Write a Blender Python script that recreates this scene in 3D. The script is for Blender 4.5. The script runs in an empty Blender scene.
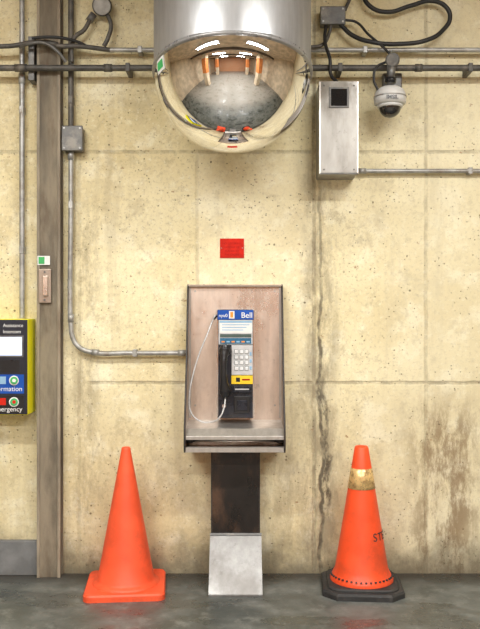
import bpy, bmesh, math, random
from mathutils import Vector, Matrix
random.seed(4)
sc = bpy.context.scene
sc.view_settings.view_transform = 'Standard'
COL = sc.collection
CAM_D, CAM_H, F = 3.8, 1.23, 800.0
ROOM_H = 3.1
WG = .0012   # mounting gap (gasket) between fittings and the wall face

# survey helper: measured direction + known stand-off d from the back wall -> metres
def at(px, py, d=0.0):
    s = F/(CAM_D-d)
    return Vector(((px-240)/s, -d, min(CAM_H-(py-314.5)/s, ROOM_H-.004)))
def wx(px, d=0.0): return at(px, 0, d).x
def wz(py, d=0.0): return at(0, py, d).z

# ------------------------------------------------------------------ materials
class NT:
    def __init__(s, name):
        s.m = bpy.data.materials.new(name); s.m.use_nodes = True
        s.t = s.m.node_tree; s.n = s.t.nodes; s.l = s.t.links
        s.b = s.n['Principled BSDF']
        s.co = s.n.new('ShaderNodeTexCoord').outputs['Object']
    def _in(s, sock, v):
        if isinstance(v, bpy.types.NodeSocket): s.l.new(v, sock)
        elif isinstance(v, (tuple, list)) and len(v) == 3 and sock.type == 'RGBA': sock.default_value = (*v, 1)
        else: sock.default_value = v
    def math(s, op, a, b=0.0, c=None, clamp=False):
        n = s.n.new('ShaderNodeMath'); n.operation = op; n.use_clamp = clamp
        s._in(n.inputs[0], a); s._in(n.inputs[1], b)
        if c is not None: s._in(n.inputs[2], c)
        return n.outputs[0]
    def noise(s, scale, detail=4, rough=0.55, stretch=(1,1,1), off=(0,0,0), dist=0.0):
        mp = s.n.new('ShaderNodeMapping'); mp.inputs['Scale'].default_value = stretch
        mp.inputs['Location'].default_value = off
        s.l.new(s.co, mp.inputs['Vector'])
        n = s.n.new('ShaderNodeTexNoise'); n.inputs['Scale'].default_value = scale
        n.inputs['Detail'].default_value = detail; n.inputs['Roughness'].default_value = rough
        n.inputs['Distortion'].default_value = dist
        s.l.new(mp.outputs[0], n.inputs['Vector']); return n.outputs['Fac']
    def voro(s, scale, stretch=(1,1,1)):
        mp = s.n.new('ShaderNodeMapping'); mp.inputs['Scale'].default_value = stretch
        s.l.new(s.co, mp.inputs['Vector'])
        n = s.n.new('ShaderNodeTexVoronoi'); n.inputs['Scale'].default_value = scale
        s.l.new(mp.outputs[0], n.inputs['Vector']); return n.outputs['Distance'], n.outputs['Color']
    def mr(s, v, a, b, c=0.0, d=1.0, smooth=True):
        n = s.n.new('ShaderNodeMapRange'); n.clamp = True
        n.interpolation_type = 'SMOOTHSTEP' if smooth else 'LINEAR'
        s._in(n.inputs[0], v)
        n.inputs[1].default_value = a; n.inputs[2].default_value = b
        n.inputs[3].default_value = c; n.inputs[4].default_value = d
        return n.outputs[0]
    def mix(s, f, a, b, mode='MIX'):
        n = s.n.new('ShaderNodeMix'); n.data_type = 'RGBA'; n.blend_type = mode
        s._in(n.inputs[0], f); s._in(n.inputs[6], a); s._in(n.inputs[7], b)
        return n.outputs[2]
    def xyz(s):
        n = s.n.new('ShaderNodeSeparateXYZ'); s.l.new(s.co, n.inputs[0]); return n.outputs
    def bump(s, h, strength=0.5, dist=0.01):
        n = s.n.new('ShaderNodeBump'); n.inputs['Strength'].default_value = strength
        n.inputs['Distance'].default_value = dist
        s.l.new(h, n.inputs['Height']); s.l.new(n.outputs[0], s.b.inputs['Normal'])
    def set(s, **k):
        for a, v in k.items():
            s._in(s.b.inputs[a.replace('_', ' ')], v)

def simple(name, col, rough=0.5, metal=0.0, var=0.25, vs=12, dirt=None, dirt_amt=0.5, bump=0.0, stretch=(1,1,1), spec=.5):
    m = NT(name)
    n = m.noise(vs, 5, 0.6, stretch)
    dark = tuple(c*(1-var) for c in col); lite = tuple(min(1, c*(1+var*0.6)) for c in col)
    c = m.mix(m.mr(n, 0.3, 0.7), dark, lite)
    if dirt:
        n2 = m.noise(vs*0.6, 8, 0.7, stretch, (3, 1, 7))
        c = m.mix(m.math('MULTIPLY', m.mr(n2, 0.48, 0.68), dirt_amt), c, dirt)
    m.set(Base_Color=c, Metallic=metal)
    m.b.inputs['Specular IOR Level'].default_value = spec
    m.set(Roughness=m.mr(n, 0.2, 0.8, max(0.03, rough-0.08), min(1, rough+0.1)))
    if bump: m.bump(m.noise(vs*6, 4), bump, 0.003)
    return m.m

def wall_concrete():
    m = NT('board_formed_concrete')
    X, Y, Z = m.xyz()
    warp = m.math('MULTIPLY', m.math('SUBTRACT', m.noise(3.0, 4, 0.6), 0.5), 0.16)
    warp2 = m.math('MULTIPLY', m.math('SUBTRACT', m.noise(14, 4, 0.6, (1,1,1), (5,2,1)), 0.5), 0.035)
    def band(axis, c, w, wp=None):
        v = m.math('SUBTRACT', axis, c)
        if wp is not None: v = m.math('ADD', v, wp)
        return m.mr(m.math('ABSOLUTE', v), w*0.25, w, 1, 0)
    def rng(axis, lo, hi, soft=0.08):
        return m.math('MULTIPLY', m.mr(axis, lo-soft, lo+soft), m.mr(axis, hi-soft, hi+soft, 1, 0))
    mul = lambda a, b: m.math('MULTIPLY', a, b)
    mx = lambda a, b: m.math('MAXIMUM', a, b)
    big = m.noise(1.3, 5, 0.6)
    col = m.mix(m.mr(big, 0.32, 0.66), (0.72, 0.61, 0.345), (0.88, 0.80, 0.535))
    mid = m.noise(5.5, 9, 0.68, (1,1,1), (2,0,4))
    col = m.mix(mul(m.mr(mid, 0.50, 0.62), 0.70), col, (0.94, 0.885, 0.66))
    col = m.mix(mul(m.mr(m.noise(8, 10, 0.78, (1,1,1), (9,0,1)), 0.52, 0.64), 0.58), col, (0.50, 0.42, 0.245))
    col = m.mix(mul(m.mr(m.noise(3.2, 10, 0.74, (1,1,1), (1,0,21)), 0.53, 0.64), 0.45), col, (0.54, 0.455, 0.28))
    fine = m.noise(60, 6, 0.78)
    col = m.mix(mul(m.mr(fine, 0.50, 0.66), 0.58), col, (0.44, 0.365, 0.215))
    fine2 = m.noise(38, 6, 0.75, (1,1,1), (4,4,4))
    col = m.mix(mul(m.mr(fine2, 0.54, 0.68), 0.55), col, (0.96, 0.93, 0.76))
    st = m.noise(9, 6, 0.65, (1.0, 1, 0.10))
    col = m.mix(mul(m.mr(st, 0.52, 0.70), 0.40), col, (0.52, 0.44, 0.275))
    col = m.mix(mul(m.mr(X, 0.40, 0.95), 0.40), col, (0.74, 0.69, 0.51))
    pn = mul(rng(X, wx(197), wx(314), .01), rng(Z, wz(383), wz(152), .01))
    col = m.mix(mul(pn, 0.22), col, (0.94, 0.88, 0.68))
    col = m.mix(mul(m.mr(Z, 0.75, 1.0, 1, 0), 0.15), col, (0.52, 0.455, 0.30))
    seams = mul(band(Z, wz(152), 0.012, mul(warp2, 0.35)), 0.60)
    seams = mx(seams, mul(mul(band(Z, wz(383), 0.012, mul(warp2, 0.35)), rng(X, -0.72, 3.0, .02)), 0.65))
    for px, st_, lo, hi in ((79, .3, 0, 3.1), (197, .35, 1.2, 2.0), (314, .80, 0, 3.1), (426, .50, 0, 3.1)):
        seams = mx(seams, mul(mul(band(X, wx(px), 0.012, mul(warp2, .45)), rng(Z, lo, hi)), st_))
    seamn = mul(seams, m.mr(m.noise(9, 6, .7, (1,1,1), (1,8,2)), .36, .60, .12, 1))
    col = m.mix(mul(seamn, 0.85), col, (0.22, 0.18, 0.12))
    s1 = mul(mul(band(X, wx(320), 0.13, warp), rng(Z, -0.2, 1.90, 0.2)), m.mr(m.noise(8, 10, .78, (1,1,.35)), .39, .60))
    col = m.mix(mul(s1, 0.76), col, (0.29, 0.245, 0.165))
    s2 = mul(mul(band(X, wx(446), 0.26, warp), rng(Z, -0.2, 0.78, 0.15)), m.mr(m.noise(9, 10, .80, (1,1,.35), (4,0,0)), .42, .58))
    col = m.mix(mul(s2, 0.85), col, (0.25, 0.17, 0.09))
    s3 = mul(mul(band(X, wx(85), 0.11, warp), rng(Z, -0.2, 1.75, 0.2)), m.mr(m.noise(8, 10, .78, (1,1,.35), (7,0,0)), .43, .62))
    col = m.mix(mul(s3, 0.62), col, (0.31, 0.25, 0.155))
    s4 = mul(mul(band(X, wx(150), 0.50, warp), rng(Z, 0.25, 0.65, 0.1)), m.mr(m.noise(6, 10, .76, (1,1,.5), (2,0,6)), .43, .63))
    col = m.mix(mul(s4, 0.52), col, (0.40, 0.33, 0.21))
    s5 = mul(mul(band(X, wx(296), 0.26, warp), rng(Z, -.2, 0.85, 0.2)), m.mr(m.noise(7, 10, .76, (1,1,.3), (12,0,6)), .44, .62))
    col = m.mix(mul(s5, 0.50), col, (0.36, 0.30, 0.19))
    # crack: hairline above, opening lower down
    cn = m.mr(m.noise(6, 6, .7, (1,1,1), (3,9,2)), .38, .58, .35, 1)
    crk = mul(mul(band(X, wx(321), 0.011, m.math('ADD', mul(warp, 0.75), mul(warp2, .5))), m.mr(Z, .95, 1.9, 1, .45)), mul(rng(Z, 0.0, 1.85, 0.05), cn))
    crk = mx(crk, mul(mul(band(X, wx(325), 0.026, m.math('ADD', mul(warp, 0.9), mul(warp2, .9))), rng(Z, .30, .92, .1)), m.mr(m.noise(11, 8, .75, (1,1,.5), (6,6,6)), .44, .56)))
    col = m.mix(mul(crk, 0.86), col, (0.09, 0.075, 0.055))
    rs = mul(m.mr(m.noise(17, 4, .6, (1,1,1.6), (8,1,3)), .66, .73), .8)
    col = m.mix(rs, col, (0.34, 0.19, 0.085))
    d1, c1 = m.voro(15)
    d2, c2 = m.voro(46)
    sel = m.mr(m.noise(6, 3, .5, (1,1,1), (0,3,3)), .46, .54)
    dn = m.math('MULTIPLY', m.math('SUBTRACT', m.noise(45, 3, .6), .5), .22)
    pits = mx(mul(m.mr(m.math('ADD', d1, dn), .03, .085, 1, 0), m.mr(m.noise(4, 2), .49, .55)), mul(m.mr(m.math('ADD', d2, dn), .08, .17, 1, 0), sel))
    col = m.mix(mul(pits, 0.80), col, (0.19, 0.14, 0.08))
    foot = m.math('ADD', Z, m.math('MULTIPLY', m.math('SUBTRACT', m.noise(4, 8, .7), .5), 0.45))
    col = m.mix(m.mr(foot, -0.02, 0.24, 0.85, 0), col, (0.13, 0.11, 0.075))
    m.set(Base_Color=col, Roughness=0.88)
    m.b.inputs['Specular IOR Level'].default_value = 0.2
    h = m.math('ADD', mul(fine, 0.25), mul(mid, 0.6))
    h = m.math('SUBTRACT', h, mul(pits, 1.2))
    h = m.math('SUBTRACT', h, mul(seams, 0.8))
    h = m.math('SUBTRACT', h, mul(crk, 1.0))
    m.bump(h, 0.6, 0.012)
    return m.m

def floor_mat():
    m = NT('garage_floor_concrete')
    X, Y, Z = m.xyz()
    a = m.noise(2.6, 9, .7); b = m.noise(11, 9, .74, (1,1,1), (3,3,0)); f = m.noise(90, 4, .6)
    wet = m.mr(m.noise(3.4, 6, .62, (.6,1,1), (7,2,0)), .50, .58)
    col = m.mix(m.mr(a, .38, .62), (0.065, 0.074, 0.068), (0.150, 0.160, 0.148))
    col = m.mix(m.math('MULTIPLY', m.mr(b, .50, .64), .60), col, (0.22, 0.23, 0.21))
    col = m.mix(m.math('MULTIPLY', m.mr(f, .55, .7), .35), col, (0.04, 0.04, 0.036))
    col = m.mix(m.math('MULTIPLY', wet, .50), col, (0.045, 0.050, 0.046))
    col = m.mix(m.mr(Y, -2.2, -1.0, .60, 0), col, (0.40, 0.37, 0.32))
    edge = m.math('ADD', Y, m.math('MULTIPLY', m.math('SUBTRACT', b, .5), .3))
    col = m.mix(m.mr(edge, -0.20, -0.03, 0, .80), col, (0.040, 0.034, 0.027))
    m.set(Base_Color=col)
    m.set(Roughness=m.math('SUBTRACT', m.mr(a, .35, .62, .32, .56), m.math('MULTIPLY', wet, .20)))
    m.bump(m.math('ADD', b, m.math('MULTIPLY', f, .3)), .25, .007)
    return m.m

def stainless(name, col, rough=.34, metal=.85, stain=(0.25,0.17,0.11), amt=.5, stretch=(1,1,.15)):
    m = NT(name)
    n = m.noise(40, 5, .6, stretch)
    n2 = m.noise(4.5, 8, .68, (1,1,.7), (2,6,1))
    n3 = m.noise(26, 8, .7, (1,1,.8))
    c = m.mix(m.mr(n, .3, .7), tuple(x*.85 for x in col), col)
    c = m.mix(m.math('MULTIPLY', m.mr(n2, .42, .68), amt), c, stain)
    c = m.mix(m.math('MULTIPLY', m.mr(n3, .58, .70), amt*.6), c, tuple(x*.5 for x in stain))
    m.set(Base_Color=c, Metallic=metal)
    m.set(Roughness=m.mr(n2, .3, .7, rough-.06, rough+.16))
    m.bump(n, .12, .001)
    return m.m

def brick_mat():
    m = NT('orange_brick')
    n = m.n.new('ShaderNodeTexBrick'); mp = m.n.new('ShaderNodeMapping')
    mp.inputs['Rotation'].default_value = (math.pi/2, 0, 0)
    m.l.new(m.co, mp.inputs[0]); m.l.new(mp.outputs[0], n.inputs['Vector'])
    n.inputs['Scale'].default_value = 4
    n.inputs['Color1'].default_value = (.60,.27,.12,1); n.inputs['Color2'].default_value = (.48,.20,.09,1)
    n.inputs['Mortar'].default_value = (.5,.42,.33,1)
    m.set(Base_Color=n.outputs[0], Roughness=.8)
    return m.m

def emit(name, col, s):
    m = NT(name); m.set(Base_Color=col, Emission_Color=col, Emission_Strength=s); return m.m

M = {}
M['wall'] = wall_concrete(); M['floor'] = floor_mat()
M['ceil'] = simple('ceiling_concrete', (.66,.53,.39), .9, var=.3, vs=3, bump=.3)
M['side'] = simple('side_wall_concrete', (.66,.55,.40), .9, var=.25, vs=2, bump=.3)
M['brick'] = brick_mat()
M['pillar'] = simple('orange_pillar_paint', (.66,.22,.06), .6, var=.2, vs=4)
M['galv'] = simple('galvanised_conduit', (.43,.43,.41), .45, .5, .3, 18, (.19,.155,.11), .65)
M['pipe_dark'] = simple('weathered_dark_pipe', (.105,.10,.09), .55, .3, .35, 15, (.28,.24,.19), .5)
M['cable'] = simple('black_cable', (.02,.02,.02), .5, 0, .2, 20)
M['cord'] = simple('armoured_cord_steel', (.58,.58,.58), .45, .35, .2, 90)
M['jbox'] = simple('cast_junction_box', (.15,.15,.145), .5, .45, .3, 20, (.33,.30,.25), .5, .2)
M['post'] = simple('rusty_painted_steel', (.225,.19,.135), .75, .0, .45, 11, (.095,.058,.032), .75, .4, (1,1,.25))
M['post_lip'] = simple('rubbed_post_edge', (.31,.265,.195), .7, .0, .4, 14, (.13,.08,.045), .6, .3, (1,1,.2))
M['steel'] = stainless('brushed_stainless', (.62,.60,.57), .34, .82, (.29,.24,.18), .45)
M['boxsteel'] = stainless('dull_stainless_box', (.40,.385,.355), .48, .65, (.17,.145,.11), .65, (1,1,.25))
M['kick'] = stainless('brushed_kick_plate', (.40,.40,.395), .36, .88, (.16,.145,.13), .5, (1,1,.3))
M['bronze'] = stainless('stained_stainless_hood', (.88,.76,.66), .30, .85, (.50,.36,.27), .55)
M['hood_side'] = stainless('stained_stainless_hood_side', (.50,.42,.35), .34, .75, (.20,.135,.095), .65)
M['steel_edge'] = simple('dark_sheet_edge', (.05,.043,.04), .45, .4, .3, 20)
M['housing'] = stainless('mirror_housing_sheet', (.44,.45,.46), .38, .6, (.38,.36,.33), .3)
m_ = NT('mirror_chrome'); m_.set(Base_Color=(.89,.89,.89), Metallic=1.0, Roughness=.03)
M['mirror'] = m_.m
M['rim'] = simple('mirror_rim_vinyl', (.33,.33,.33), .3, .4, .15, 10)
M['black'] = simple('black_plastic', (.016,.016,.018), .32, 0, .2, 15)
M['phone'] = simple('phone_black_enamel', (.026,.029,.040), .28, .3, .3, 10, (.08,.075,.07), .4)
M['keyplate'] = simple('keypad_plate_silver', (.60,.61,.62), .35, .2, .12, 20)
M['key'] = simple('metal_key', (.80,.81,.82), .35, .1, .05, 20)
M['chrome'] = simple('chrome_trim', (.75,.75,.75), .18, .95, .1, 10)
M['white'] = simple('white_print', (.80,.80,.78), .5, 0, .05, 10)
M['blue'] = simple('telecom_blue', (.012,.085,.42), .4, 0, .1, 10, spec=.3)
M['skyblue'] = simple('pale_blue_card', (.30,.50,.70), .4, 0, .1, 10)
M['teal'] = simple('teal_card', (.02,.13,.24), .4, 0, .15, 30)
M['lcd'] = simple('lcd_strip', (.09,.13,.12), .2, 0, .1, 10)
M['yellow'] = simple('yellow_sign_paint', (.88,.60,.02), .5, 0, .1, 10)
M['yside'] = simple('yellow_green_powdercoat', (.93,.90,.01), .5, 0, .06, 10, spec=.3)
M['orange_s'] = simple('orange_print', (.9,.30,.03), .5, 0, .05, 10)
M['red'] = simple('red_sign_paint', (.60,.026,.014), .7, 0, .18, 25, spec=.12)
M['redline'] = simple('dark_red_lettering', (.36,.012,.01), .6, 0, .1, 10, spec=.1)
M['green'] = simple('green_print', (.05,.42,.12), .5, 0, .1, 10)
M['cone'] = simple('cone_orange_pvc', (.92,.105,.034), .5, 0, .16, 7, (.48,.075,.035), .55)
M['cone2'] = simple('cone_orange_pvc_b', (.92,.088,.020), .45, 0, .14, 8, (.40,.06,.025), .50)
M['gold'] = simple('aged_reflective_collar', (.82,.56,.24), .28, .35, .4, 34, (.30,.16,.06), .7)
M['rubber'] = simple('black_rubber', (.028,.028,.028), .65, 0, .3, 12, (.10,.09,.08), .4, .3)
M['pedblack'] = simple('worn_black_paint', (.018,.014,.012), .30, .1, .4, 8, (.115,.062,.036), .80, .2, (1,1,.5))
M['camwhite'] = simple('cctv_white', (.62,.62,.60), .4, 0, .06, 10, spec=.3)
m_ = NT('smoked_acrylic'); m_.set(Base_Color=(.015,.014,.014), Roughness=.06); m_.b.inputs['Coat Weight'].default_value = .6
M['smoke'] = m_.m
M['greyblock'] = simple('grey_painted_curb', (.20,.205,.205), .75, 0, .25, 8, (.09,.085,.075), .5, .3)
M['screen'] = emit('intercom_screen', (.62,.72,.95), .45)
M['panel'] = simple('intercom_face', (.018,.020,.032), .35, 0, .1, 10)
M['lamp'] = emit('fluorescent_tube', (.90,.95,1.0), 10)
M['fixture'] = simple('lamp_fixture_white', (.7,.7,.7), .5, 0, .05, 10)
M['darksteel'] = simple('dark_beam', (.11,.085,.065), .6, .2, .3, 6)

# ------------------------------------------------------------------ geometry helpers
def root(name, loc=(0,0,0)):
    e = bpy.data.objects.new(name, None); e.empty_display_size = .1
    e.location = loc; COL.objects.link(e); return e
def fin(name, me, mat, parent=None, smooth=False):
    o = bpy.data.objects.new(name, me); COL.objects.link(o)
    if mat: me.materials.clear(); me.materials.append(mat)
    if smooth:
        for p in me.polygons: p.use_smooth = True
    if parent:
        o.parent = parent; o.matrix_parent_inverse = Matrix.Translation(-Vector(parent.location))
    return o
def box(name, x0, x1, d0, d1, z0, z1, mat, parent=None, bev=0.0, seg=2):
    bm = bmesh.new(); bmesh.ops.create_cube(bm, size=1)
    for v in bm.verts:
        v.co = Vector((x0+(v.co.x+.5)*(x1-x0), -d1+(v.co.y+.5)*(d1-d0), z0+(v.co.z+.5)*(z1-z0)))
    if bev: bmesh.ops.bevel(bm, geom=bm.edges[:], offset=bev, segments=seg, affect='EDGES', profile=.5)
    me = bpy.data.meshes.new(name); bm.to_mesh(me); bm.free()
    return fin(name, me, mat, parent)
def prism(name, poly, x0, x1, mat, parent=None, bev=0.0):
    """poly in (d,z), extruded along x"""
    bm = bmesh.new()
    a = [bm.verts.new((x0, -d, z)) for d, z in poly]; b = [bm.verts.new((x1, -d, z)) for d, z in poly]
    bm.faces.new(a); bm.faces.new(b[::-1])
    for i in range(len(poly)):
        j = (i+1) % len(poly); bm.faces.new((a[j], a[i], b[i], b[j]))
    bmesh.ops.recalc_face_normals(bm, faces=bm.faces)
    if bev: bmesh.ops.bevel(bm, geom=bm.edges[:], offset=bev, segments=2, affect='EDGES')
    me = bpy.data.meshes.new(name); bm.to_mesh(me); bm.free()
    return fin(name, me, mat, parent)
def cyl(name, p0, p1, r, mat, parent=None, r2=None, seg=32, bev=0.0):
    p0, p1 = Vector(p0), Vector(p1); r2 = r if r2 is None else r2
    bm = bmesh.new()
    bmesh.ops.create_cone(bm, cap_ends=True, segments=seg, radius1=r, radius2=r2, depth=(p1-p0).length)
    if bev:
        ed = [e for e in bm.edges if abs(e.verts[0].co.z-e.verts[1].co.z) < 1e-6]
        bmesh.ops.bevel(bm, geom=ed, offset=bev, segments=3, affect='EDGES')
    q = Vector((0,0,1)).rotation_difference((p1-p0).normalized()).to_matrix().to_4x4()
    bm.transform(Matrix.Translation((p0+p1)/2) @ q)
    for f in bm.faces: f.smooth = len(f.verts) == 4
    me = bpy.data.meshes.new(name); bm.to_mesh(me); bm.free()
    return fin(name, me, mat, parent)
def lathe(name, prof, cen, mat, parent=None, seg=64, mtx=None, smooth=True):
    bm = bmesh.new(); rings = []
    for r, z in prof:
        if r < 1e-6: rings.append([bm.verts.new((0,0,z))])
        else: rings.append([bm.verts.new((r*math.cos(2*math.pi*i/seg), r*math.sin(2*math.pi*i/seg), z)) for i in range(seg)])
    for a, b in zip(rings, rings[1:]):
        for i in range(seg):
            j = (i+1) % seg
            if len(a) == 1 and len(b) == 1: continue
            if len(a) == 1: bm.faces.new((a[0], b[i], b[j]))
            elif len(b) == 1: bm.faces.new((a[i], a[j], b[0]))
            else: bm.faces.new((a[i], a[j], b[j], b[i]))
    bmesh.ops.recalc_face_normals(bm, faces=bm.faces)
    if mtx: bm.transform(mtx)
    bm.transform(Matrix.Translation(Vector(cen)))
    me = bpy.data.meshes.new(name); bm.to_mesh(me); bm.free()
    return fin(name, me, mat, parent, smooth)
def tube(name, pts, r, mat, parent=None, radii=None, smooth=True):
    cu = bpy.data.curves.new(name, 'CURVE'); cu.dimensions = '3D'
    cu.bevel_depth = r; cu.bevel_resolution = 5; cu.use_fill_caps = True
    if smooth:
        sp = cu.splines.new('BEZIER'); sp.bezier_points.add(len(pts)-1); sp.resolution_u = 10
        for i, p in enumerate(pts):
            b = sp.bezier_points[i]; b.co = p; b.handle_left_type = b.handle_right_type = 'AUTO'
            if radii: b.radius = radii[i]
    else:
        sp = cu.splines.new('POLY'); sp.points.add(len(pts)-1)
        for i, p in enumerate(pts): sp.points[i].co = (*p, 1)
    tmp = bpy.data.objects.new('tmp', cu); COL.objects.link(tmp)
    bpy.context.view_layer.update()
    me = bpy.data.meshes.new_from_object(tmp.evaluated_get(bpy.context.evaluated_depsgraph_get()))
    bpy.data.objects.remove(tmp)
    return fin(name, me, mat, parent, True)
def text(name, body, pos, size, mat, parent, align='LEFT', mtx=None, bold=0.0):
    cu = bpy.data.curves.new(name, 'FONT'); cu.body = body; cu.size = size
    cu.align_x = align; cu.extrude = .0004; cu.offset = bold
    tmp = bpy.data.objects.new('tmp', cu); COL.objects.link(tmp)
    bpy.context.view_layer.update()
    me = bpy.data.meshes.new_from_object(tmp.evaluated_get(bpy.context.evaluated_depsgraph_get()))
    bpy.data.objects.remove(tmp)
    R = mtx if mtx else Matrix.Rotation(math.pi/2, 4, 'X')
    me.transform(Matrix.Translation(Vector(pos)) @ R)
    return fin(name, me, mat, parent)

# ------------------------------------------------------------------ room shell
RX, RY = 4.4, 10.0
box('wall_back', -RX, RX, -0.2, 0, 0, ROOM_H, M['wall'])
box('wall_left', -RX-.2, -RX, -.2, RY+.2, 0, ROOM_H, M['side'])
box('wall_right', RX, RX+.2, -.2, RY+.2, 0, ROOM_H, M['side'])
box('wall_front', -RX, RX, RY, RY+.2, 0, ROOM_H, M['brick'])
box('floor', -RX-.2, RX+.2, -.2, RY+.2, -.2, 0, M['floor'])
box('ceiling', -RX-.2, RX+.2, -.2, RY+.2, ROOM_H, ROOM_H+.2, M['ceil'])
for i, (x, dd) in enumerate(((-2.7, 4.0), (2.7, 4.0), (-2.7, 7.6), (2.7, 7.6))):
    p = root('concrete_pillar', (x, -dd, 0))
    box('shaft', x-.25, x+.25, dd-.25, dd+.25, 0, ROOM_H-.001, M['side'], p, .02)
    box('painted_band', x-.255, x+.255, dd-.255, dd+.255, 1.3, 2.7, M['pillar'], p, .02)

# grey painted curb at left foot of wall
box('baseboard_back', -RX+.001, wx(38, .03), 0.0, .03, 0, wz(541, .03), M['greyblock'], bev=.004)

# ------------------------------------------------------------------ steel post
PD = .06
p = root('steel_post', (wx(48.5, PD), -PD/2, 0))
xl, xr = wx(37, PD), wx(60.5, PD)
box('front_flange', xl, xr, PD-.010, PD, 0, ROOM_H, M['post'], p, .002)
box('web', (xl+xr)/2-.006, (xl+xr)/2+.006, .010, PD-.010, 0, ROOM_H, M['post'], p)
box('rear_flange', xl, xr, WG, .010, 0, ROOM_H, M['post'], p)
box('edge_lip', xr-.014, xr, PD, PD+.006, .0, ROOM_H, M['post_lip'], p, .002)
box('edge_lip_b', xl, xl+.014, PD, PD+.006, .0, ROOM_H, M['post_lip'], p, .002)

p = root('door_latch_plate', at(44.5, 286, PD+.01))
d0 = PD+.0065
box('plate', wx(38.5,d0+.01), wx(51,d0+.01), d0, d0+.010, wz(303,d0), wz(269,d0), M['hood_side'], p, .003)
box('latch_bolt', wx(42.5,d0+.02), wx(47.5,d0+.02), d0+.010, d0+.022, wz(296,d0), wz(276,d0), M['bronze'], p, .003)
cyl('screw_top', at(44.5,272,d0+.008), at(44.5,272,d0+.014), .005, M['jbox'], p)
cyl('screw_low', at(44.5,300,d0+.008), at(44.5,300,d0+.014), .005, M['jbox'], p)
p = root('sticker_label', at(44, 260, PD))
box('label', wx(37.5,PD+.006), wx(50,PD+.006), PD+.0064, PD+.0074, wz(265,PD), wz(256,PD), M['white'], p)
box('green_half', wx(38.5,PD+.008), wx(44.5,PD+.008), PD+.0074, PD+.0082, wz(264,PD), wz(257,PD), M['green'], p)

# ------------------------------------------------------------------ conduits
def conduit(name, pts, r, mat, clamps=(), couplings=()):
    p = root(name, pts[0])
    tube('pipe', pts, r, mat, p, smooth=False) if len(pts) == 2 else tube('pipe', pts, r, mat, p)
    for c in clamps:   # strap back to the wall
        c = Vector(c[:3])
        box('clamp', c.x-.010, c.x+.010, WG, -c.y+r+.002, c.z-r-.005, c.z+r+.005, mat, p, .002)
    for a, b in couplings:
        cyl('coupling', a, b, r*1.25, mat, p)
    return p
HD = .095
Hz = wz(68, HD)
conduit('horizontal_conduit', [at(-300,68,HD), at(790,68,HD)], .0145, M['pipe_dark'],
        clamps=[Vector((wx(x,HD), -HD, Hz)) for x in (-60, 128, 340, 470)],
        couplings=[(at(15,68,HD), at(27,68,HD)), (at(104,68,HD), at(112,68,HD)), (at(415,68,HD), at(422,68,HD))])
HD2 = .05
conduit('horizontal_conduit', [at(108,50,HD2), at(790,50,HD2)], .011, M['galv'],
        clamps=[Vector((wx(x,HD2), -HD2, wz(50,HD2))) for x in (140, 365)])
conduit('horizontal_conduit', [at(-300,46,HD), at(-30,46,HD), at(10,46,HD), at(40,42,HD), at(60,46,HD), at(76,46,HD-.01), at(110,50,HD2)], .011, M['pipe_dark'],
        couplings=[(at(44,42,HD), at(57,45,HD))])
VD = .035
conduit('vertical_conduit', [at(22,-90,VD), at(22,318,VD)], .0125, M['galv'],
        clamps=[at(22,110,VD), at(22,250,VD)], couplings=[(at(22,74,VD), at(22,84,VD))])
conduit('vertical_conduit', [at(71,-90,VD), at(71,126.5,VD)], .0135, M['pipe_dark'], clamps=[at(71,100,VD)])
pts = [at(71,150.5,VD), at(71,200,VD), at(71,325,VD), at(73,338,VD), at(79,347,VD), at(91,352,VD), at(130,353,VD), at(186,353,VD)]
conduit('vertical_conduit', pts, .0120, M['galv'], clamps=[at(71,205,VD), at(135,353,VD)],
        couplings=[(at(71,151,VD), at(71,160,VD)), (at(71,314,VD), at(71,322,VD)), (at(92,352.3,VD), at(99,352.6,VD)), (at(178,353,VD), at(185.5,353,VD))])
RD = .03
conduit('horizontal_conduit', [at(357,171,RD), at(790,171,RD)], .0105, M['galv'],
        clamps=[at(470,171,RD)], couplings=[(at(358,171,RD), at(366,171,RD))])

def jbox(name, cx, cy, w, h, d=.07):
    p = root(name, at(cx, cy, d/2))
    x0, x1, z0, z1 = wx(cx-w/2,d), wx(cx+w/2,d), wz(cy+h/2,d), wz(cy-h/2,d)
    box('body', x0, x1, WG, d-.012, z0, z1, M['jbox'], p, .008, 3)
    box('cover', x0-.003, x1+.003, d-.012, d, z0-.003, z1+.003, M['jbox'], p, .004)
    for sx in (x0+.010, x1-.010):
        for sz in (z0+.010, z1-.010):
            cyl('screw', (sx, -d+.001, sz), (sx, -d-.003, sz), .0045, M['galv'], p, seg=12)
    return p
jbox('junction_box', 72, 138, 20, 24)
jbox('conduit_pull_box', 333, 15, 24, 17)
p = root('round_junction_box', at(102, 6, .05))
cyl('body', at(102,6,WG), at(102,6,.075), .046, M['jbox'], p, bev=.008)
cyl('cover', at(102,6,.075), at(102,6,.083), .040, M['galv'], p, bev=.002)
cyl('hub', at(94,14,.04), at(89,21,.04), .017, M['jbox'], p)
conduit('flexible_conduit', [at(108,15.5,.05), at(111,25,.055), at(108,38,.06), at(104,46,HD2+.01)], .010, M['pipe_dark'])
conduit('flexible_conduit', [at(90,20,.05), at(84,30,.055), at(75,37,.065), at(72,47,.07), at(72,62,.07)], .010, M['pipe_dark'])
conduit('vertical_conduit', [at(102,-90,.035), at(102,-4,.035)], .012, M['pipe_dark'])
conduit('flexible_conduit', [at(20,47,.085), at(28,44,.13), at(44,43,.125), at(58,52,.125), at(66,62,.11)], .008, M['jbox'])
conduit('flexible_conduit', [at(32,38,.125), at(48,37,.13), at(62,38,.12), at(78,42,.09), at(90,48,.07)], .007, M['cable'])
box('strut_bracket', wx(28,.08), wx(34,.08), WG, .078, wz(80,.08), wz(36,.08), M['jbox'], None, .002)

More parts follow.
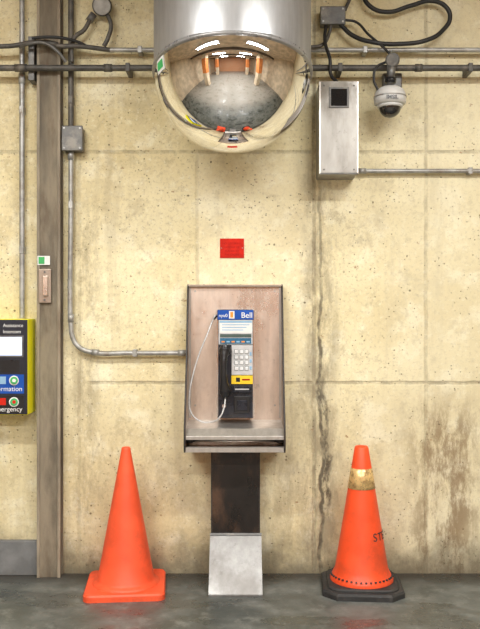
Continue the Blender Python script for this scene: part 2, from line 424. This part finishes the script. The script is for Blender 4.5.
def cable(pts, r=.0085, mat='cable'):
    return conduit('power_cable', pts, r, M[mat])
cable([at(361,-40,.03), at(362,-8,.04), at(371,7,.05), at(388,12,.05), at(410,6,.05), at(432,1,.05), at(446,7,.05), at(450,18,.05), at(443,30,.06), at(430,39,.08), at(400,44,.08), at(372,42,.08), at(352,35,.06), at(340,24,.05)], .0105)
cable([at(326,24,.05), at(325,42,.09), at(330,60,.125), at(331,75,.12), at(337,82,.10)], .008)
cable([at(311,47,.08), at(322,45,.075), at(329,34,.05), at(331,24,.05)], .008, 'pipe_dark')
cable([at(345,20,.05), at(356,22,.05), at(368,34,.07), at(382,46,.09), at(390,54,.10)], .006)
cable([at(345,10,.05), at(352,-8,.04), at(354,-40,.03)], .008, 'pipe_dark')

# ------------------------------------------------------------------ convex mirror dome
MD, MR = .455, .331
mc = Vector((wx(232.5,MD), -MD, wz(74,MD)))
p = root('convex_dome_mirror', mc)
tl = math.radians(10.5)
prof = []
for i in range(40):
    a = math.pi/2*i/39
    prof.append((MR*.985*math.cos(a), -MR*.985*math.sin(a)))
prof[-1] = (0, -MR*.985)
R = Matrix.Rotation(-tl, 4, 'X')
R = Matrix.Rotation(tl, 4, 'X') if (R @ Vector((0,-1,0))).z < 0 else R
lathe('mirror_dome', prof, mc, M['mirror'], p, 96, R)
lathe('mirror_rim', [(MR*.98,-.006),(MR*1.008,-.006),(MR*1.012,0),(MR*1.008,.010),(MR*.98,.010)], mc, M['rim'], p, 96, R)
bm = bmesh.new(); seg = 96; lo = []; hi = []
for i in range(seg):
    a = 2*math.pi*i/seg; x, y = MR*.99*math.cos(a), MR*.99*math.sin(a)
    lo.append(bm.verts.new((mc.x+x, mc.y+y, mc.z - y*math.tan(tl)+.004))); hi.append(bm.verts.new((mc.x+x, mc.y+y, ROOM_H)))
for i in range(seg):
    j = (i+1) % seg; f = bm.faces.new((lo[i], lo[j], hi[j], hi[i])); f.smooth = True
bm.faces.new(hi); bmesh.ops.recalc_face_normals(bm, faces=bm.faces)
me = bpy.data.meshes.new('housing'); bm.to_mesh(me); bm.free(); fin('housing', me, M['housing'], p)
def dome_patch(name, a0, a1, e0, e1, mat, rr):
    bm = bmesh.new(); g = []
    for i in range(7):
        row = []
        for j in range(7):
            a = math.radians(a0+(a1-a0)*i/6); e = math.radians(e0+(e1-e0)*j/6)
            row.append(bm.verts.new(R @ Vector((rr*math.cos(e)*math.cos(a), rr*math.cos(e)*math.sin(a), -rr*math.sin(e))) + mc))
        g.append(row)
    for i in range(6):
        for j in range(6): bm.faces.new((g[i][j], g[i+1][j], g[i+1][j+1], g[i][j+1])).smooth = True
    me = bpy.data.meshes.new(name); bm.to_mesh(me); bm.free(); fin(name, me, mat, p)
dome_patch('sticker', 202, 214, 2, 12, M['white'], MR*.99)
dome_patch('sticker_print', 203.5, 212.5, 4, 10, M['green'], MR*.993)

# ------------------------------------------------------------------ stainless box
BD = .165
p = root('stainless_equipment_box', at(339, 128, BD/2))
x0, x1, z0, z1 = wx(319.5,BD), wx(358,BD), wz(174,BD), wz(81.5,BD)
box('body', x0, x1, WG, BD-.004, z0, z1, M['boxsteel'], p, .003)
box('front_cover', x0-.002, x1+.002, BD-.004, BD, z0-.002, z1+.002, M['boxsteel'], p, .0015)
box('cover_hem_left', x0-.002, x0+.006, BD, BD+.003, z0, z1, M['steel'], p, .001)
box('cover_hem_right', x1-.006, x1+.002, BD, BD+.003, z0, z1, M['steel'], p, .001)
box('cover_hem_low', x0, x1, BD, BD+.003, z0-.002, z0+.006, M['jbox'], p, .001)
box('lens_bezel', wx(329,BD), wx(349,BD), BD, BD+.004, wz(108,BD), wz(87,BD), M['jbox'], p, .002)
box('lens_window', wx(331,BD), wx(347,BD), BD+.004, BD+.006, wz(106,BD), wz(89,BD), M['smoke'], p, .001)
for qx in (324, 354):
    for qy in (85.5, 169.5): cyl('screw', at(qx,qy,BD-.001), at(qx,qy,BD+.003), .004, M['jbox'], p, seg=12)

# ------------------------------------------------------------------ CCTV dome camera
CD = .165
p = root('security_dome_camera', at(390, 90, CD))
box('mount_plate', wx(383,.04), wx(402,.04), WG, .045, wz(95,.04), wz(73,.04), M['jbox'], p, .006)
cyl('mount_arm', at(393,80,.04), at(391,76,CD), .016, M['jbox'], p)
cyl('mount_knuckle', at(392.5,60,.122), at(392.5,60,CD+.03), .032, M['jbox'], p, bev=.006)
cyl('stem', at(392,60,CD), at(390,86,CD), .022, M['jbox'], p, r2=.016)
cyl('stem_collar', at(390.5,78,CD), at(390.3,83,CD), .026, M['black'], p, bev=.003)
tube('lead_loop', [at(386,62,CD), at(376,68,CD+.02), at(374,80,CD+.02), at(378,90,CD+.02)], .006, M['cable'], p)
c = at(390, 98, CD)
lathe('housing', [(0,.052),(.020,.052),(.045,.046),(.062,.034),(.070,.018),(.073,-.012),(.070,-.028),(.050,-.034),(0,-.034)], c, M['camwhite'], p, 48)
lathe('seam_ring', [(.0715,.004),(.0745,.004),(.0745,.000),(.0715,.000)], c, M['galv'], p, 48)
lathe('lens_ring', [(.050,-.030),(.058,-.034),(.057,-.044),(.049,-.046)], c, M['camwhite'], p, 48)
pr = [(.050*math.cos(math.pi/2*i/12), -.040-.050*math.sin(math.pi/2*i/12)) for i in range(12)] + [(0,-.090)]
lathe('bubble', pr, c, M['smoke'], p, 40)
text('label', 'IMSIL', (c.x-.030, c.y-.0745, c.z-.022), .024, M['black'], p, bold=.0006)

# ------------------------------------------------------------------ red sign
p = root('red_notice_sign', at(232, 248, .004))
box('plate', wx(220,.004), wx(244,.004), WG, .004, wz(258,.004), wz(238.5,.004), M['red'], p, .0008)
for i, yy in enumerate((243.5, 247.2, 251, 254.6)):
    text('line_%d' % i, ['NO LOITERING','DEFENSE DE','FLANER ICI','PAR ORDRE'][i], (wx(232,.005), -.0042, wz(yy+.9,.005)), .013, M['redline'], p, 'CENTER')
for qx in (221.5, 242.5): cyl('screw', at(qx,248,.004), at(qx,248,.006), .0025, M['galv'], p, seg=10)

# ------------------------------------------------------------------ payphone hood
ecx = -.0235; T = .005; ehw = .2235
ex0, ex1 = ecx-ehw+T, ecx+ehw-T
p = root('payphone_enclosure', (ecx, -.12, 1.0))
zt, zb = 1.370, .617
box('back_panel', ex0, ex1, WG, .010, zb, zt, M['bronze'], p)
sp = [(WG,zt),(.028,zt),(.040,zt-.015),(.150,.98),(.225,.82),(.268,.73),(.276,zb+.04),(.262,zb+.004),(WG,zb)]
prism('side_left', sp, ex0-T, ex0, M['hood_side'], p)
prism('side_right', sp, ex1, ex1+T, M['hood_side'], p)
for nm, xx in (('edge_left', ex0-T/2), ('edge_right', ex1+T/2)):
    tube(nm, [Vector((xx, -d, z)) for d, z in sp[1:8]], .0045, M['steel_edge'], p, smooth=False)
box('top_lip', ex0, ex1, .010, .034, zt-.006, zt, M['bronze'], p, .001)
box('top_bead', ex0-T, ex1+T, .026, .036, zt-.010, zt+.001, M['hood_side'], p, .002)
box('inner_flange_left', ex0, ex0+.010, .010, .016, .74, zt-.01, M['steel'], p)
box('inner_flange_right', ex1-.010, ex1, .010, .016, .74, zt-.01, M['steel'], p)
prism('shelf', [(.010,.732),(.010,.725),(.225,.714),(.262,.686),(.265,.690),(.230,.721)], ex0, ex1, M['steel'], p)
box('shelf_lip', ex0, ex1, .258, .265, .675, .692, M['steel'], p, .002)
box('tray', ex0, ex1, .010, .250, zb+.006, zb+.014, M['bronze'], p)
prism('tray_front', [(.248,zb),(.266,zb+.004),(.266,zb+.024),(.260,zb+.028),(.248,zb+.024)], ex0, ex1, M['steel'], p)
box('tray_back', ex0+.02, ex1-.02, .12, .13, zb+.014, .711, M['hood_side'], p)
cyl('tray_rod', (ex0+.03, -.210, zb+.046), (ex1-.03, -.210, zb+.046), .005, M['chrome'], p)
cyl('rod_end_l', (ex0, -.210, zb+.046), (ex0+.03, -.210, zb+.046), .009, M['steel_edge'], p)
cyl('rod_end_r', (ex1-.03, -.210, zb+.046), (ex1, -.210, zb+.046), .009, M['steel_edge'], p)
for sx in (ex0+.03, ex1-.03):
    for sz in (zt-.03, .80): cyl('rivet', (sx,-.010,sz), (sx,-.013,sz), .005, M['steel'], p, seg=12)

# ------------------------------------------------------------------ payphone
FD = .135
p = root('payphone', at(235.5, 364, .08))
q = lambda px, d=FD: wx(px, d)
h = lambda py, d=FD: wz(py, d)
box('backplate', q(216.5), q(254.5), .0105, .030, h(419), h(309), M['chrome'], p, .004)
box('body', q(217.2), q(253.8), .030, FD, h(418.3), h(309.5), M['phone'], p, .007, 3)
box('edge_trim_left', q(216.8), q(218.2), .040, FD+.001, h(417), h(320), M['chrome'], p)
box('edge_trim_right', q(252.8), q(254.2), .040, FD+.001, h(417), h(320), M['chrome'], p)
f1 = FD+.003
box('header_panel', q(217.6), q(253.4), FD, f1, h(319.6), h(310), M['blue'], p, .001)
box('header_badge', q(229,f1), q(234.5,f1), f1, f1+.001, h(318.5), h(311), M['white'], p)
box('badge_orange', q(230.3,f1), q(233.2,f1), f1+.001, f1+.0016, h(317.5), h(312), M['orange_s'], p)
text('header_text_l', 'nyu0', (q(218.7,f1), -f1-.0006, h(317)), .021, M['white'], p, bold=.0002)
text('header_text_r', 'Bell', (q(241.0,f1), -f1-.0006, h(317.8)), .036, M['white'], p, bold=.0003)
box('card_frame', q(218.6), q(252.6), FD, f1, h(344.5), h(320), M['keyplate'], p, .001)
box('instruction_card', q(219.6,f1), q(251.8,f1), f1, f1+.001, h(333), h(320.8), M['white'], p)
for i in range(3):
    box('card_line_%d' % i, q(222,f1), q(249.5-i*3,f1), f1+.001, f1+.0014, h(325.2+i*2.6), h(324.3+i*2.6), M['skyblue'], p)
box('card_tint', q(219.6,f1), q(251.8,f1), f1+.001, f1+.0014, h(322.8), h(320.8), M['skyblue'], p)
box('lcd', q(220,f1), q(251.3,f1), f1, f1+.002, h(337.3), h(334), M['lcd'], p)
box('rate_card', q(220,f1), q(251.3,f1), f1, f1+.001, h(343.8), h(338), M['teal'], p)
for i in range(6):
    box('rate_text_%d' % i, q(221.5+i*5,f1), q(224.7+i*5,f1), f1+.001, f1+.0015, h(342.4), h(341), M['skyblue' if i % 2 else 'orange_s'], p)
box('keypad_plate', q(231.5), q(252.7), FD, FD+.004, h(375), h(345.2), M['keyplate'], p, .002)
for r in range(4):
    for c_ in range(3):
        kx, ky = 236.3+c_*5.2, 351.5+r*5.6
        box('key_surround_%d_%d' % (r, c_), q(kx-1.85,f1), q(kx+1.85,f1), FD+.004, FD+.005, h(ky+2.0), h(ky-2.0), M['lcd'], p)
        box('key_%d_%d' % (r, c_), q(kx-1.6,f1), q(kx+1.6,f1), FD+.004, FD+.010, h(ky+1.7), h(ky-1.7), M['key'], p, .0015)
for r in range(3):
    box('function_key_%d' % r, q(249.8,f1), q(251.6,f1), FD+.004, FD+.008, h(355.5+r*7), h(352+r*7), M['skyblue'], p, .001)
box('yellow_card', q(231.3), q(252.8), FD, f1, h(384), h(375.5), M['yellow'], p, .001)
box('yellow_card_print', q(236,f1), q(240,f1), f1, f1+.0006, h(381.8), h(377.5), M['black'], p)
box('yellow_card_print_b', q(242,f1), q(250,f1), f1, f1+.0006, h(380.4), h(378.8), M['redline'], p)
box('reader_slot_bezel', q(233), q(251.5), FD, FD+.012, h(392.5), h(385.5), M['phone'], p, .003)
box('reader_slot', q(235,FD+.012), q(249,FD+.012), FD+.012, FD+.013, h(389.6), h(388.4), M['keyplate'], p)
box('coin_return_bezel', q(234), q(250), FD, FD+.006, h(413), h(396), M['black'], p, .003)
box('coin_return_flap', q(237), q(247), FD+.006, FD+.009, h(410), h(400), M['phone'], p, .003)
cyl('lock', at(224,406,FD), at(224,406,FD+.006), .009, M['chrome'], p)
cyl('switch_hook', at(225,352,FD), at(225,352,FD+.03), .010, M['chrome'], p)
box('cradle', q(219.5), q(231), FD, FD+.016, h(393), h(384), M['phone'], p, .004)
hd = FD+.045
hp = [(225,345.5,-.008),(224.6,350,-.004),(224,357,.008),(223.6,369,.014),(224,382,.008),(225,390,-.004),(225.5,396,-.010)]
tube('handset_grip', [at(a,b,hd+c_) for a, b, c_ in hp], .017, M['black'], p, radii=[1.15,1.5,1.0,.88,1.0,1.55,1.15])
cyl('earpiece', at(225,350.5,hd-.03), at(225,350.5,hd+.008), .030, M['black'], p, r2=.025, bev=.006)
cyl('mouthpiece', at(225.3,391,hd-.03), at(225.3,391,hd+.008), .030, M['black'], p, r2=.025, bev=.006)
cord = [at(225.5,397,hd-.01), at(224,408,hd+.01), at(219,418,hd+.02), at(211,422,hd+.01), at(199,420.5,hd), at(190.5,411,hd-.02), at(189.5,395,hd-.03), at(193,375,hd-.04), at(200,352,hd-.05), at(207,335,hd-.06), at(212.5,321,hd-.08), at(215,316,.10), at(219,314,.09)]
tube('armoured_cord', cord, .0036, M['cord'], p)
cyl('cord_ferrule', at(213.5,319,hd-.085), at(217.5,314.8,.09), .006, M['steel_edge'], p)

# ------------------------------------------------------------------ pedestal
PDp = .12
p = root('payphone_pedestal', (wx(235.5,PDp), -.10, .3))
a0, a1 = wx(211,PDp), wx(260,PDp)
box('column', a0, a1, WG, PDp, .0, zb, M['pedblack'], p, .003)
box('column_flange_l', a0, a0+.006, PDp, PDp+.004, .215, zb, M['steel_edge'], p)
box('column_flange_r', a1-.006, a1, PDp, PDp+.004, .215, zb, M['steel_edge'], p)
k0, k1 = wx(208.5,.317), wx(262.5,.317)
prism('kick_plate', [(PDp,.218),(PDp+.010,.222),(.317,.010),(.317,0),(PDp,0)], k0, k1, M['kick'], p, .0015)
prism('kick_rim', [(PDp+.003,.226),(PDp+.012,.228),(PDp+.018,.219),(PDp+.009,.215)], k0-.001, k1+.001, M['jbox'], p)

# ------------------------------------------------------------------ traffic cones
def rsquare(name, cx, cy, half, r, z0, z1, mat, parent, rot, chamf=.008, top=1.0, oct_=False):
    pts = []
    n = 2 if oct_ else 8
    for k, (sx, sy) in enumerate(((1,1),(-1,1),(-1,-1),(1,-1))):
        for i in range(n):
            a = math.pi/2*k + math.pi/2*i/(n-1)
            pts.append((sx*(half-r)+r*math.cos(a), sy*(half-r)+r*math.sin(a)))
    bm = bmesh.new(); rings = []
    for z, s in ((z0, 1.0), (z1-chamf, 1.0), (z1, top-.03)):
        rings.append([bm.verts.new((x*s, y*s, z)) for x, y in pts])
    bm.faces.new(rings[0][::-1]); bm.faces.new(rings[-1])
    for a, b in zip(rings, rings[1:]):
        for i in range(len(pts)):
            j = (i+1) % len(pts); bm.faces.new((a[i], a[j], b[j], b[i]))
    bmesh.ops.recalc_face_normals(bm, faces=bm.faces)
    bm.transform(Matrix.Translation((cx, cy, 0)) @ Matrix.Rotation(rot, 4, 'Z'))
    me = bpy.data.meshes.new(name); bm.to_mesh(me); bm.free(); return fin(name, me, mat, parent)

d = .205
cx = wx(126, d); ztop = wz(447, d)
p = root('traffic_cone', (cx, -d, 0))
rsquare('base', cx, -d, .176, .035, .0, .030, M['cone'], p, math.radians(5))
rb, rt = .126, .021
prof = [(.150,.030),(.146,.038),(rb+.008,.042),(rb,.052)]
prof += [(rb+(rt-rb)*t, .052+(ztop-.012-.052)*t) for t in (.2,.4,.6,.8,1)]
prof += [(rt-.001,ztop-.004),(rt-.005,ztop),(rt-.009,ztop-.002),(rt-.010,ztop-.05),(0,ztop-.05)]
lathe('body', prof, (cx,-d,0), M['cone'], p, 64)
d = .20
cx = wx(361.5, d); ztop = wz(446, d)
p = root('traffic_cone', (cx, -d, 0))
rsquare('rubber_base', cx, -d, .178, .06, .0, .030, M['rubber'], p, math.radians(-4), .010, oct_=True)
rsquare('rubber_base_step', cx, -d, .155, .07, .028, .042, M['rubber'], p, math.radians(-4), .006)
rb, rt = .132, .030
z_b = .040
def rr(z): 
    t = (z-.085)/(ztop-.085); return .120+(rt-.120)*t
prof = [(.141,z_b),(.141,z_b+.012),(.136,z_b+.020),(.126,.078)] + [(rr(z), z) for z in (.095,.2,.3,.4,.5,ztop-.008)] + [(rt-.003,ztop),(rt-.010,ztop-.001),(rt-.012,ztop-.05),(0,ztop-.05)]
lathe('body', prof, (cx,-d,0), M['cone2'], p, 72)
zc0, zc1 = wz(487.5,d), wz(467.5,d)
lathe('reflective_collar', [(rr(zc0)+.0002,zc0),(rr(zc0)+.002,zc0+.001),(rr(zc1)+.002,zc1-.001),(rr(zc1)+.0002,zc1)], (cx,-d,0), M['gold'], p, 72)
for i in range(40):
    a = 2*math.pi*i/40; r_ = .1355
    c0 = Vector((cx+r_*math.cos(a), -d+r_*math.sin(a), z_b+.026)); o = Vector((math.cos(a), math.sin(a), .35))*.005
    cyl('rivet_%d' % i, c0-o, c0+o, .0042, M['rubber'], p, seg=8)
def cone_text(body, z, ang0, size):
    a = math.radians(ang0)
    for ch in body:
        r_ = rr(z)+.0022
        n = Vector((math.cos(a), math.sin(a), .15)).normalized(); t = Vector((-math.sin(a), math.cos(a), 0)); u = n.cross(t)
        Mx = Matrix((t, u, n)).transposed().to_4x4()
        text('letter_'+ch, ch, (cx+r_*math.cos(a), -d+r_*math.sin(a), z), size, M['rubber'], p, 'CENTER', Mx)
        a += size*.62/r_
cone_text('STEF', .232, -60, .05)

# ------------------------------------------------------------------ intercom
ID = .143
p = root('intercom_station', (-1.14, -ID/2, 1.0))
ix1 = wx(27.5, ID); ix0 = ix1-.36; iz0, iz1 = (wz(415,ID), wz(319,ID))
box('housing', ix0, ix1, WG, ID-.006, iz0, iz1, M['yside'], p, .003)
box('face', ix0+.004, ix1-.001, ID-.006, ID, iz0+.003, iz1-.003, M['panel'], p, .002)
g = ID+.0015
def fbox(n, a, b, c0, c1, m, dd=g): return box(n, wx(a,ID), wx(b,ID), ID, dd, wz(c1,ID), wz(c0,ID), M[m], p)
fbox('screen_bezel', -34, 23.5, 335.5, 357, 'jbox')
fbox('screen', -32, 22, 337, 355.5, 'screen', ID+.0025)
text('title_1', 'Assistance', (wx(3,ID), -g, wz(327,ID)), .022, M['white'], p)
text('title_2', 'Intercom', (wx(3,ID), -g, wz(333.2,ID)), .022, M['white'], p)
fbox('info_panel', -34, 24, 374.5, 393.5, 'blue')
text('info_text', 'Information', (wx(22.5,ID), -g-.001, wz(391,ID)), .031, M['white'], p, 'RIGHT')
fbox('info_icon', -1, 6, 376.5, 384, 'skyblue', ID+.003)
fbox('emergency_panel', -34, 24, 395.5, 413, 'black')
fbox('emergency_icon', -1, 6, 398, 405, 'red', ID+.003)
text('emergency_text', 'Emergency', (wx(22.5,ID), -g-.001, wz(411.3,ID)), .031, M['white'], p, 'RIGHT')
for i, (yy, mm) in enumerate(((380.5,'green'),(402,'red'))):
    cyl('button_ring_%d' % i, at(14,yy,ID), at(14,yy,ID+.008), .022, M['white'], p, bev=.001)
    cyl('button_%d' % i, at(14,yy,ID+.008), at(14,yy,ID+.014), .017, M['green'], p, bev=.002)
    cyl('button_core_%d' % i, at(14,yy,ID+.014), at(14,yy,ID+.016), .008, M['white' if i == 0 else 'red'], p)
fbox('speaker', -30, 20, 360, 372, 'black', ID+.001)

# ------------------------------------------------------------------ lamps, beams on the ceiling
def lamp(x, dd, power, L=1.25, col=(1.0,.98,.94)):
    p = root('ceiling_light', (x, -dd, ROOM_H))
    box('housing', x-L/2, x+L/2, dd-.09, dd+.09, ROOM_H-.07, ROOM_H, M['fixture'], p, .01)
    for o in (-.04, .04):
        cyl('tube', (x-L/2+.03, -dd+o, ROOM_H-.085), (x+L/2-.03, -dd+o, ROOM_H-.085), .013, M['lamp'], p, seg=16)
    l = bpy.data.lights.new('lamp', 'AREA'); l.shape = 'RECTANGLE'; l.size = L; l.size_y = .16
    l.energy = power; l.color = col
    o = bpy.data.objects.new('lamp_light', l); COL.objects.link(o)
    o.location = (x, -dd, ROOM_H-.11); o.parent = p; o.matrix_parent_inverse = Matrix.Translation(-Vector(p.location))
    return o
for x, dd, pw in ((-1.2,2.1,64), (1.2,2.1,64), (-1.3,4.4,88), (1.3,4.4,88), (-1.3,6.9,75), (1.3,6.9,75)):
    lamp(x, dd, pw)
for i, dd in enumerate((3.2, 5.6, 8.2)):
    box('ceiling_beam', -RX+.001, RX-.001, dd-.08, dd+.08, ROOM_H-.16, ROOM_H-.001, M['darksteel'])

w = bpy.data.worlds.new('world'); sc.world = w; w.use_nodes = True
w.node_tree.nodes['Background'].inputs[0].default_value = (.9,.92,1,1)
w.node_tree.nodes['Background'].inputs[1].default_value = .3

# ------------------------------------------------------------------ camera
cd = bpy.data.cameras.new('camera'); cam = bpy.data.objects.new('camera', cd); COL.objects.link(cam)
cd.sensor_fit = 'VERTICAL'; cd.sensor_height = 24; cd.lens = 24*F/629
cam.location = (0, -CAM_D, CAM_H); cam.rotation_euler = (math.pi/2, 0, 0)
sc.camera = cam
